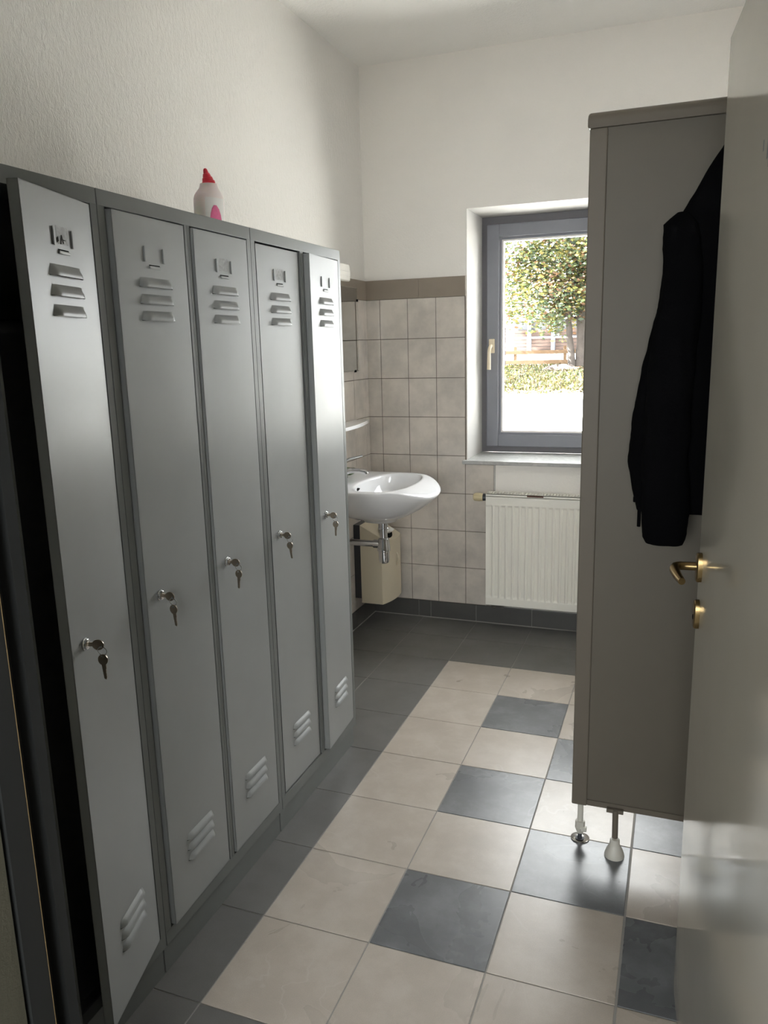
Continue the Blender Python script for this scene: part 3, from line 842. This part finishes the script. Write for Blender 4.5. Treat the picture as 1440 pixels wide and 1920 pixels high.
# ------------------------------------------------------------------ partition with the jacket
YP = 1.330
def build_partition():
    t = thing('cubicle_screen', 'tall grey partition screen on adjustable feet beside the open door', 'partition', (1.95, YP+.015, 0))
    bm = new(); box(bm, (1.372, YP+.003, .150), (XR-.002, YP+.030, 2.004)); obj('panel', bm, M['panel'], t, smooth=False)
    bm = new(); box(bm, (1.3395, YP-.003, .1315), (1.3835, YP+.034, 2.0005), .004, seg=3); obj('end_post', bm, M['profile'], t)
    bm = new()
    n = 16
    sec = []
    zc, yc = 2.020, YP+.0155
    for k in range(n+1):
        a = math.pi*k/n
        sec.append((yc-.0235*math.cos(a), zc-.002+.0215*math.sin(a)))
    sec = [(yc-.0235, 2.000)] + sec + [(yc+.0235, 2.000)]
    def ringx(x, q): return [Vector((x, yc+(y-yc)*q, zc+(z-zc)*q)) for y, z in sec]
    ring_loft(bm, [ringx(1.3335, .55), ringx(1.3345, .78), ringx(1.3365, .92), ringx(1.340, 1), ringx(XR-.002, 1)])
    obj('top_rail', bm, M['profile'], t)
    bm = new(); box(bm, (1.3835, YP-.001, .134), (XR-.002, YP+.032, .152), .001); obj('bottom_rail', bm, M['profile'], t)
    # feet
    bm = new(); tube(bm, [(1.3640, YP+.020, .140), (1.3640, YP+.020, .060)], .0085, 16)
    leg = obj('leg', bm, M['footplastic'], t)
    bm = new(); lathe(bm, (1.364, YP+.020, .068), (0, 0, -1), [(0, .010), (.002, .0145), (.02, .0145), (.021, .016), (.034, .012), (.042, .008)], 8)
    box(bm, (1.368, YP+.006, .038), (1.384, YP+.020, .052), .002); obj('adjuster', bm, M['footplastic'], leg)
    bm = new(); lathe(bm, (1.364, YP+.020, .030), (0, 0, -1), [(0, .006), (.020, .007), (.0215, .014)], 16); obj('screw', bm, M['sheddark'], leg)
    bm = new(); lathe(bm, (1.364, YP+.030, 0), (0, 0, 1), [(0, .0275), (.003, .0275), (.0055, .023), (.009, .010), (.010, .004)], 28); obj('foot_plate', bm, M['chromedull'], leg)
    bm = new(); tube(bm, [(1.4665, YP-.010, .140), (1.4680, YP-.018, .050)], .0085, 16); box(bm, (1.441, YP-.014, .130), (1.4885, YP-.001, .142), .001)
    leg = obj('leg', bm, M['profile'], t)
    bm = new(); lathe(bm, (1.4685, YP-.023, 0), (0, 0, 1), [(0, .0285), (.004, .0285), (.010, .027), (.022, .023), (.034, .0165), (.040, .0145), (.052, .0140), (.055, .0125), (.056, .0085)], 28); obj('cone_foot', bm, M['footplastic'], leg)
    for xx in (2.1, 2.55):
        bm = new(); tube(bm, [(xx, YP+.015, .14), (xx, YP+.015, .05)], .0085, 16); leg = obj('leg', bm, M['footplastic'], t)
        bm = new(); lathe(bm, (xx, YP+.015, 0), (0, 0, 1), [(0, .0285), (.010, .027), (.034, .0165), (.055, .0125)], 28); obj('cone_foot', bm, M['footplastic'], leg)
    bm = new(); lathe(bm, (1.705, YP+.003, 1.90), (0, -1, 0), [(0, .018), (.004, .018), (.006, .006), (.03, .006)], 16); tube(bm, arc((1.705, YP-.025, 1.90), (1.705, YP-.055, 1.895), (1.705, YP-.050, 1.945), 8), .006, 10)
    obj('coat_hook', bm, M['chromedull'], t)

    # black fleece jacket
    j = thing('jacket', 'black fleece jacket hanging on the grey partition', 'jacket', (1.70, 1.27, 1.0))
    XC = 1.705
    def interp(tab, z):
        for (a, *p), (b, *q) in zip(tab, tab[1:]):
            if b <= z <= a:
                u = (a-z)/(a-b); return [m+(n_-m)*u for m, n_ in zip(p, q)]
        return list(tab[-1][1:])
    def loft(name, tab, mir, zstep=.014, n=48, amp=.004, seed=0):
        z = tab[0][0]; rings = []
        while z >= tab[-1][0]-1e-6:
            xl_, xr_, yc, ry = interp(tab, z)
            cx, rx = (xl_+xr_)/2, max((xr_-xl_)/2, .004)
            ring = []
            for k in range(n):
                a = 2*math.pi*k/n
                dx = math.copysign(abs(math.cos(a))**.75, math.cos(a))*rx; dy = math.copysign(abs(math.sin(a))**.8, math.sin(a))*ry
                nz = noise.noise(Vector((cx+dx*1.0, dy*6, z*2.2))*9+Vector((seed, 0, 0)))
                fine = noise.noise(Vector((cx+dx, dy, z))*95+Vector((seed, 0, 0)))
                fold = .006*math.sin((cx+dx)*70 + 3*noise.noise(Vector((z*3, seed, 0))))*(.4+.6*(1 if dy < 0 else 0))
                s = 1+ (amp*nz + .0018*fine)/max(rx, .02)
                x = cx+dx*s
                if mir: x = 2*XC-x
                ring.append(Vector((x, min(yc+dy*(1+.08*nz)-abs(fold)*.6*(1 if dy < 0 else 0), YP-.002), z)))
            rings.append(ring); z -= zstep
        bm = new(); ring_loft(bm, rings); return obj(name, bm, M['fleece'], j)
    body = [(1.945, 1.662, 1.748, 1.300, .015), (1.922, 1.650, 1.760, 1.295, .022), (1.88, 1.624, 1.786, 1.285, .032), (1.84, 1.603, 1.807, 1.28, .040), (1.80, 1.580, 1.830, 1.277, .043), (1.767, 1.563, 1.847, 1.275, .045),
            (1.745, 1.540, 1.870, 1.275, .045), (1.64, 1.540, 1.870, 1.27, .048), (1.48, 1.503, 1.907, 1.27, .050), (1.35, 1.480, 1.93, 1.27, .050), (1.226, 1.466, 1.944, 1.27, .050),
            (1.171, 1.465, 1.945, 1.27, .048), (1.11, 1.474, 1.936, 1.272, .045), (1.074, 1.484, 1.926, 1.272, .042), (1.045, 1.492, 1.918, 1.273, .036), (1.036, 1.498, 1.912, 1.273, .030)]
    loft('torso', body, False)
    slv = [(1.775, 1.556, 1.585, 1.262, .018), (1.757, 1.535, 1.600, 1.255, .030), (1.747, 1.5255, 1.605, 1.250, .034), (1.70, 1.5265, 1.612, 1.240, .040), (1.64, 1.531, 1.618, 1.232, .044), (1.55, 1.522, 1.62, 1.225, .046), (1.40, 1.505, 1.612, 1.216, .047),
           (1.20, 1.503, 1.610, 1.212, .046), (1.06, 1.506, 1.618, 1.212, .043), (1.00, 1.510, 1.616, 1.213, .040), (.985, 1.514, 1.612, 1.213, .037), (.977, 1.520, 1.606, 1.213, .030)]
    loft('sleeve', slv, False, seed=5); loft('sleeve', slv, True, seed=9)
    bm = new(); box(bm, (1.4940, 1.258, 1.005), (1.5030, 1.266, 1.075), .002); box(bm, (1.482, 1.255, 1.070), (1.503, 1.268, 1.086), .003); obj('hem_toggle', bm, M['fleece'], j)

# ------------------------------------------------------------------ outdoors
def ground_z(y):
    pts = [(DW, 0), (21.5, 0), (24, .12), (28, .38), (30.5, .55), (32, .62), (46, 1.0), (90, 1.6)]
    for (a, p), (b, q) in zip(pts, pts[1:]):
        if a <= y <= b: return p+(q-p)*(y-a)/(b-a)
    return 0

def build_outside():
    def strip(ys, x0, x1, nx=30, wob=.0):
        bm = new(); rows = []
        for y in ys:
            rows.append([bm.verts.new((x0+(x1-x0)*i/nx, y + wob*noise.noise(Vector((x0+(x1-x0)*i/nx, y, 0))), ground_z(y)+(wob*.05*noise.noise(Vector((i*.7, y, 3))))) ) for i in range(nx+1)])
        for a, b in zip(rows, rows[1:]):
            for i in range(nx): bm.faces.new((a[i], a[i+1], b[i+1], b[i]))
        return bm
    structure('gravel_yard', strip([DW+.15, 8, 15, 22.3], -45, 40), M['gravel'], 'pale gravel yard outside the window', 'ground')
    structure('lawn', strip([21.8, 23, 24, 25, 26, 27, 28, 29, 30, 31, 32.2], -45, 40, 60, .5), M['grassground'], 'grassy bank beyond the gravel yard', 'ground')
    structure('road', strip([32, 40, 46, 60, 90], -80, 60), M['gravel'], 'pale road behind the wooden fence', 'ground')
    # grass blades (uncountable)
    bm = new(); rr = random.Random(11)
    for _ in range(15000):
        y = 21.9 + 9.8*rr.random(); x = -.36*(y)+5.4 + rr.uniform(-6.0, 6.0)
        z = ground_z(y)-.01; h = rr.uniform(.05, .16)*(1 if y > 23 else .5); a = rr.random()*math.pi; w_ = rr.uniform(.02, .05)
        dx, dy = math.cos(a)*w_, math.sin(a)*w_; lx, ly = rr.uniform(-.08, .08), rr.uniform(-.08, .08)
        v = [bm.verts.new((x-dx, y-dy, z)), bm.verts.new((x+dx, y+dy, z)), bm.verts.new((x+lx, y+ly, z+h))]
        f = bm.faces.new(v)
        q = rr.random(); f.material_index = 0 if q < (.5 if y > 26 else .25) else (1 if q < .75 else 2)
    tag(obj('grass', bm, GRASS, smooth=False), 'yellow green grass growing on the bank beyond the gravel', 'grass', kind='stuff')
    bm = new()
    for _ in range(900):
        y = 21.6+9.0*rr.random()**1.4; x = -.36*y+5.4+rr.uniform(-5, 5); z = ground_z(y)+.03+.06*rr.random()
        a = rr.random()*6.28; r_ = rr.uniform(.04, .08)
        ring = [bm.verts.new((x+r_*math.cos(a+k*1.571), y+r_*math.sin(a+k*1.571), z+rr.uniform(-.03, .05))) for k in range(4)]
        bm.faces.new(ring).material_index = 0 if rr.random() < .6 else 1
    tag(obj('fallen_leaves', bm, [LEAF[3], LEAF[2]], smooth=False), 'orange and yellow fallen leaves scattered on the grassy bank', 'leaves', kind='stuff')
    # mound of dead leaves at the tree foot
    bm = new()
    c = Vector((-2.62, 29.3, ground_z(29.3)-.02)); n = 28
    rings = []
    for h, r_ in ((0, 1.0), (.09, .80), (.17, .5), (.21, .2), (.215, .02)):
        rings.append([c + Vector((.75*r_*math.cos(2*math.pi*k/n)*(1+.2*noise.noise(Vector((k, h*9, 1)))), .5*r_*math.sin(2*math.pi*k/n), h*(1+.3*noise.noise(Vector((k*.7, h*5, 4)))))) for k in range(n)])
    ring_loft(bm, rings); tag(obj('leaf_heap', bm, M['deadleaf']), 'brown heap of dead leaves at the foot of the tree', 'leaf heap')

    # tree
    t = thing('autumn_tree', 'autumn tree with two trunks and yellow green leaves outside the window', 'tree', (-2.1, 30, ground_z(30)))
    rr = random.Random(23)
    def trunk(name, pts, rad):
        bm = new(); P_ = []
        Rr = []
        for (p, q), (r0, r1) in zip(zip(pts, pts[1:]), zip(rad, rad[1:])):
            for k in range(4):
                u = k/4; P_.append(Vector(p).lerp(Vector(q), u)+Vector((rr.uniform(-.02, .02), rr.uniform(-.02, .02), 0))); Rr.append(r0+(r1-r0)*u)
        P_.append(Vector(pts[-1])); Rr.append(rad[-1])
        tube(bm, P_, Rr, 12); return bm, P_
    tr1 = [(-2.30, 30.0, .40), (-2.34, 30, 1.2), (-2.46, 30, 2.2), (-2.58, 30.1, 3.3), (-2.50, 30.2, 4.6), (-2.3, 30.3, 6.4), (-2.2, 30.3, 8.0)]
    tr2 = [(-2.02, 30.1, .38), (-2.00, 30.1, 1.3), (-2.02, 30.1, 2.3), (-1.80, 30.2, 3.5), (-1.55, 30.3, 5.0), (-1.3, 30.3, 7.2)]
    bmA, pA = trunk('trunk', tr1, [.16, .125, .115, .10, .085, .06, .03]); obj('trunk', bmA, M['bark'], t)
    bmB, pB = trunk('trunk', tr2, [.20, .165, .155, .12, .08, .03]); obj('trunk', bmB, M['bark'], t)
    clumps = []
    for side, pp in ((0, pA), (1, pB)):
        for q in range(15):
            s = rr.choice([p for p in pp if p.z > 2.1])
            a = rr.uniform(0, 2*math.pi); L = rr.uniform(1.3, 3.2)
            e = s + Vector((math.cos(a)*L*1.0, math.sin(a)*L*.65, rr.uniform(-.35, 1.3)))
            m_ = (s+e)/2 + Vector((0, 0, .25))
            bm = new(); pts = arc(s, m_, e, 8); tube(bm, pts, [.045*(1-i/9)+.008 for i in range(9)], 7)
            obj('branch', bm, M['bark'], t)
            for u in (4, 6, 8): clumps.append(Vector(pts[u]))
    for _ in range(130):
        clumps.append(Vector((rr.uniform(-5.6, .9), rr.uniform(28.6, 31.6), rr.uniform(2.35, 8.3))))
    bm = new()
    for c in clumps:
        mixw = rr.random()
        if c.z < 1.9: c.z = 1.9
        for _ in range(150):
            p = c + Vector((rr.gauss(0, .42), rr.gauss(0, .36), rr.gauss(0, .30)))
            r_ = rr.uniform(.035, .08)
            ax = Vector((rr.gauss(0, 1), rr.gauss(0, 1), rr.gauss(0, 1))).normalized(); a, b = frame_of(ax)
            vs = [bm.verts.new(p + a*r_*1.5), bm.verts.new(p + b*r_*.8), bm.verts.new(p - a*r_*1.3), bm.verts.new(p - b*r_*.8)]
            q = rr.random()
            if mixw < .22: mi = 3 if q < .5 else (2 if q < .75 else 1)
            elif mixw < .5: mi = 1 if q < .5 else (2 if q < .7 else 0)
            else: mi = 0 if q < .4 else (4 if q < .65 else (1 if q < .9 else 3))
            bm.faces.new(vs).material_index = mi
    obj('foliage', bm, LEAF, t, smooth=False)

    # fence
    f = thing('wooden_fence', 'wooden rail fence behind the tree outside the window', 'fence', (-3.5, 31, ground_z(31)))
    for xx in (-8.6, -6.66, -4.66, -2.7, -.74, 1.2):
        bm = new(); box(bm, (xx-.06, 30.96, ground_z(31)-.1), (xx+.06, 31.06, 1.35), .008); obj('post', bm, M['fencewood'], f)
    for zc, h_ in ((1.115, .075), (.735, .080)):
        bm = new(); box(bm, (-9, 30.91, zc-h_), (1.6, 30.955, zc+h_), .006); obj('rail', bm, M['fencewood'], f)
    bm = new(); lathe(bm, (-4.93, 30.3, ground_z(30.3)-.05), (0, 0, 1), [(0, .03), (1.6, .026), (1.62, .01)], 10)
    tag(obj('iron_pole', bm, M['polepaint']), 'thin dark pole left of the wooden fence post', 'pole')
    # shed
    s = thing('timber_shed', 'timber shed with pale blue posts behind the fence', 'building', (-5.5, 46, ground_z(46)))
    zg = ground_z(46)-.1
    bm = new()
    for k in range(7): box(bm, (-7.7, 45.9, zg+.19*k), (-1.2, 46.0, zg+.19*k+.17), .01)
    obj('plank_wall', bm, M['plank'], s)
    bm = new(); box(bm, (-7.7, 46.05, zg), (-1.2, 50, 2.75)); obj('back_body', bm, M['sheddark'], s, smooth=False)
    for xx in (-6.72, -5.35, -3.9, -2.5):
        bm = new(); box(bm, (xx-.11, 45.5, zg), (xx+.11, 45.72, 2.75), .01); obj('post', bm, M['bluepost'], s)
    bm = new(); box(bm, (-7.8, 45.55, 1.72), (-1.1, 45.68, 1.84), .01); obj('cross_rail', bm, M['bluepost'], s)
    bm = new()
    ring_loft(bm, [[Vector((-8.2, 44.6, 2.72)), Vector((-8.2, 50.5, 3.9)), Vector((-8.2, 50.5, 4.0)), Vector((-8.2, 44.6, 2.82))], [Vector((-.7, 44.6, 2.72)), Vector((-.7, 50.5, 3.9)), Vector((-.7, 50.5, 4.0)), Vector((-.7, 44.6, 2.82))]])
    obj('roof', bm, M['shedroof'], s, smooth=False)

# ------------------------------------------------------------------ light, camera
def build_light():
    w = bpy.data.worlds.new('overcast_sky'); scene.world = w; w.use_nodes = True
    nt = w.node_tree; bg = nt.nodes['Background']
    bg.inputs['Color'].default_value = (1.0, 1.0, 1.01, 1); bg.inputs['Strength'].default_value = SKY
    l = bpy.data.lights.new('window_portal', 'AREA'); l.shape = 'RECTANGLE'; l.size = 1.16; l.size_y = 1.18
    l.cycles.is_portal = True
    o = bpy.data.objects.new('window_portal', l); COL.objects.link(o)
    o.location = (1.1615, DW+.09, 1.51); o.rotation_euler = (R(-90), 0, 0)

    l = bpy.data.lights.new('added_corridor_portal', 'AREA'); l.shape = 'RECTANGLE'; l.size = 1.88; l.size_y = 1.33  # portal for the added corridor window
    l.cycles.is_portal = True
    o = bpy.data.objects.new('added_corridor_portal', l); COL.objects.link(o)
    o.location = (1.50, -2.73, 1.475); o.rotation_euler = (R(90), 0, 0)
    l = bpy.data.lights.new('added_cubicle_portal', 'AREA'); l.shape = 'RECTANGLE'; l.size = .44; l.size_y = .44  # portal for the added window in the right wall
    l.cycles.is_portal = True
    o = bpy.data.objects.new('added_cubicle_portal', l); COL.objects.link(o)
    o.location = (XR+.17, 2.375, 1.825); o.rotation_euler = (0, R(90), 0)
    sl = bpy.data.lights.new('sun', 'SUN'); sl.energy = SUN; sl.angle = R(.6); sl.color = (1, .985, .96)
    so = bpy.data.objects.new('sun', sl); COL.objects.link(so); so.location = (-8, 6, 12)
    so.rotation_euler = Vector((.80, .06, -.78)).to_track_quat('-Z', 'Y').to_euler()

def build_camera():
    cd = bpy.data.cameras.new('camera'); cam = bpy.data.objects.new('camera', cd); COL.objects.link(cam)
    yaw, pitch, roll, f = .36167, -.20817, .02541, 1466.86
    cd.sensor_fit = 'VERTICAL'; cd.sensor_height = 24; cd.sensor_width = 18; cd.lens = 24*f/1920
    cd.clip_start = .02; cd.clip_end = 300
    cy, sy, cp, sp, cr, sr = math.cos(yaw), math.sin(yaw), math.cos(pitch), math.sin(pitch), math.cos(roll), math.sin(roll)
    Rz = Matrix(((cy, -sy, 0), (sy, cy, 0), (0, 0, 1))); Rx = Matrix(((1, 0, 0), (0, cp, -sp), (0, sp, cp))); Ry = Matrix(((cr, 0, sr), (0, 1, 0), (-sr, 0, cr)))
    B = Rz @ Rx @ Ry                     # columns: right, forward, up
    m = Matrix.Identity(4)
    for r in range(3): m[r][0] = B[r][0]; m[r][1] = B[r][2]; m[r][2] = -B[r][1]
    m.translation = Vector((1.58105, -.83189, 1.48120))
    cam.matrix_world = m; scene.camera = cam

SKY = 13.0
SUN = 150.0
build_room(); build_lockers(); build_bottle(); build_basin(); build_radiator(); build_partition(); build_outside(); build_light(); build_camera()
vs = scene.view_settings
scene.display_settings.display_device = 'sRGB'
vs.view_transform = 'Standard'; vs.look = 'None'; vs.gamma = 1; vs.use_curve_mapping = False; vs.exposure = 0.22
cy = scene.cycles
cy.max_bounces = 16; cy.diffuse_bounces = 10; cy.glossy_bounces = 6; cy.transparent_max_bounces = 12
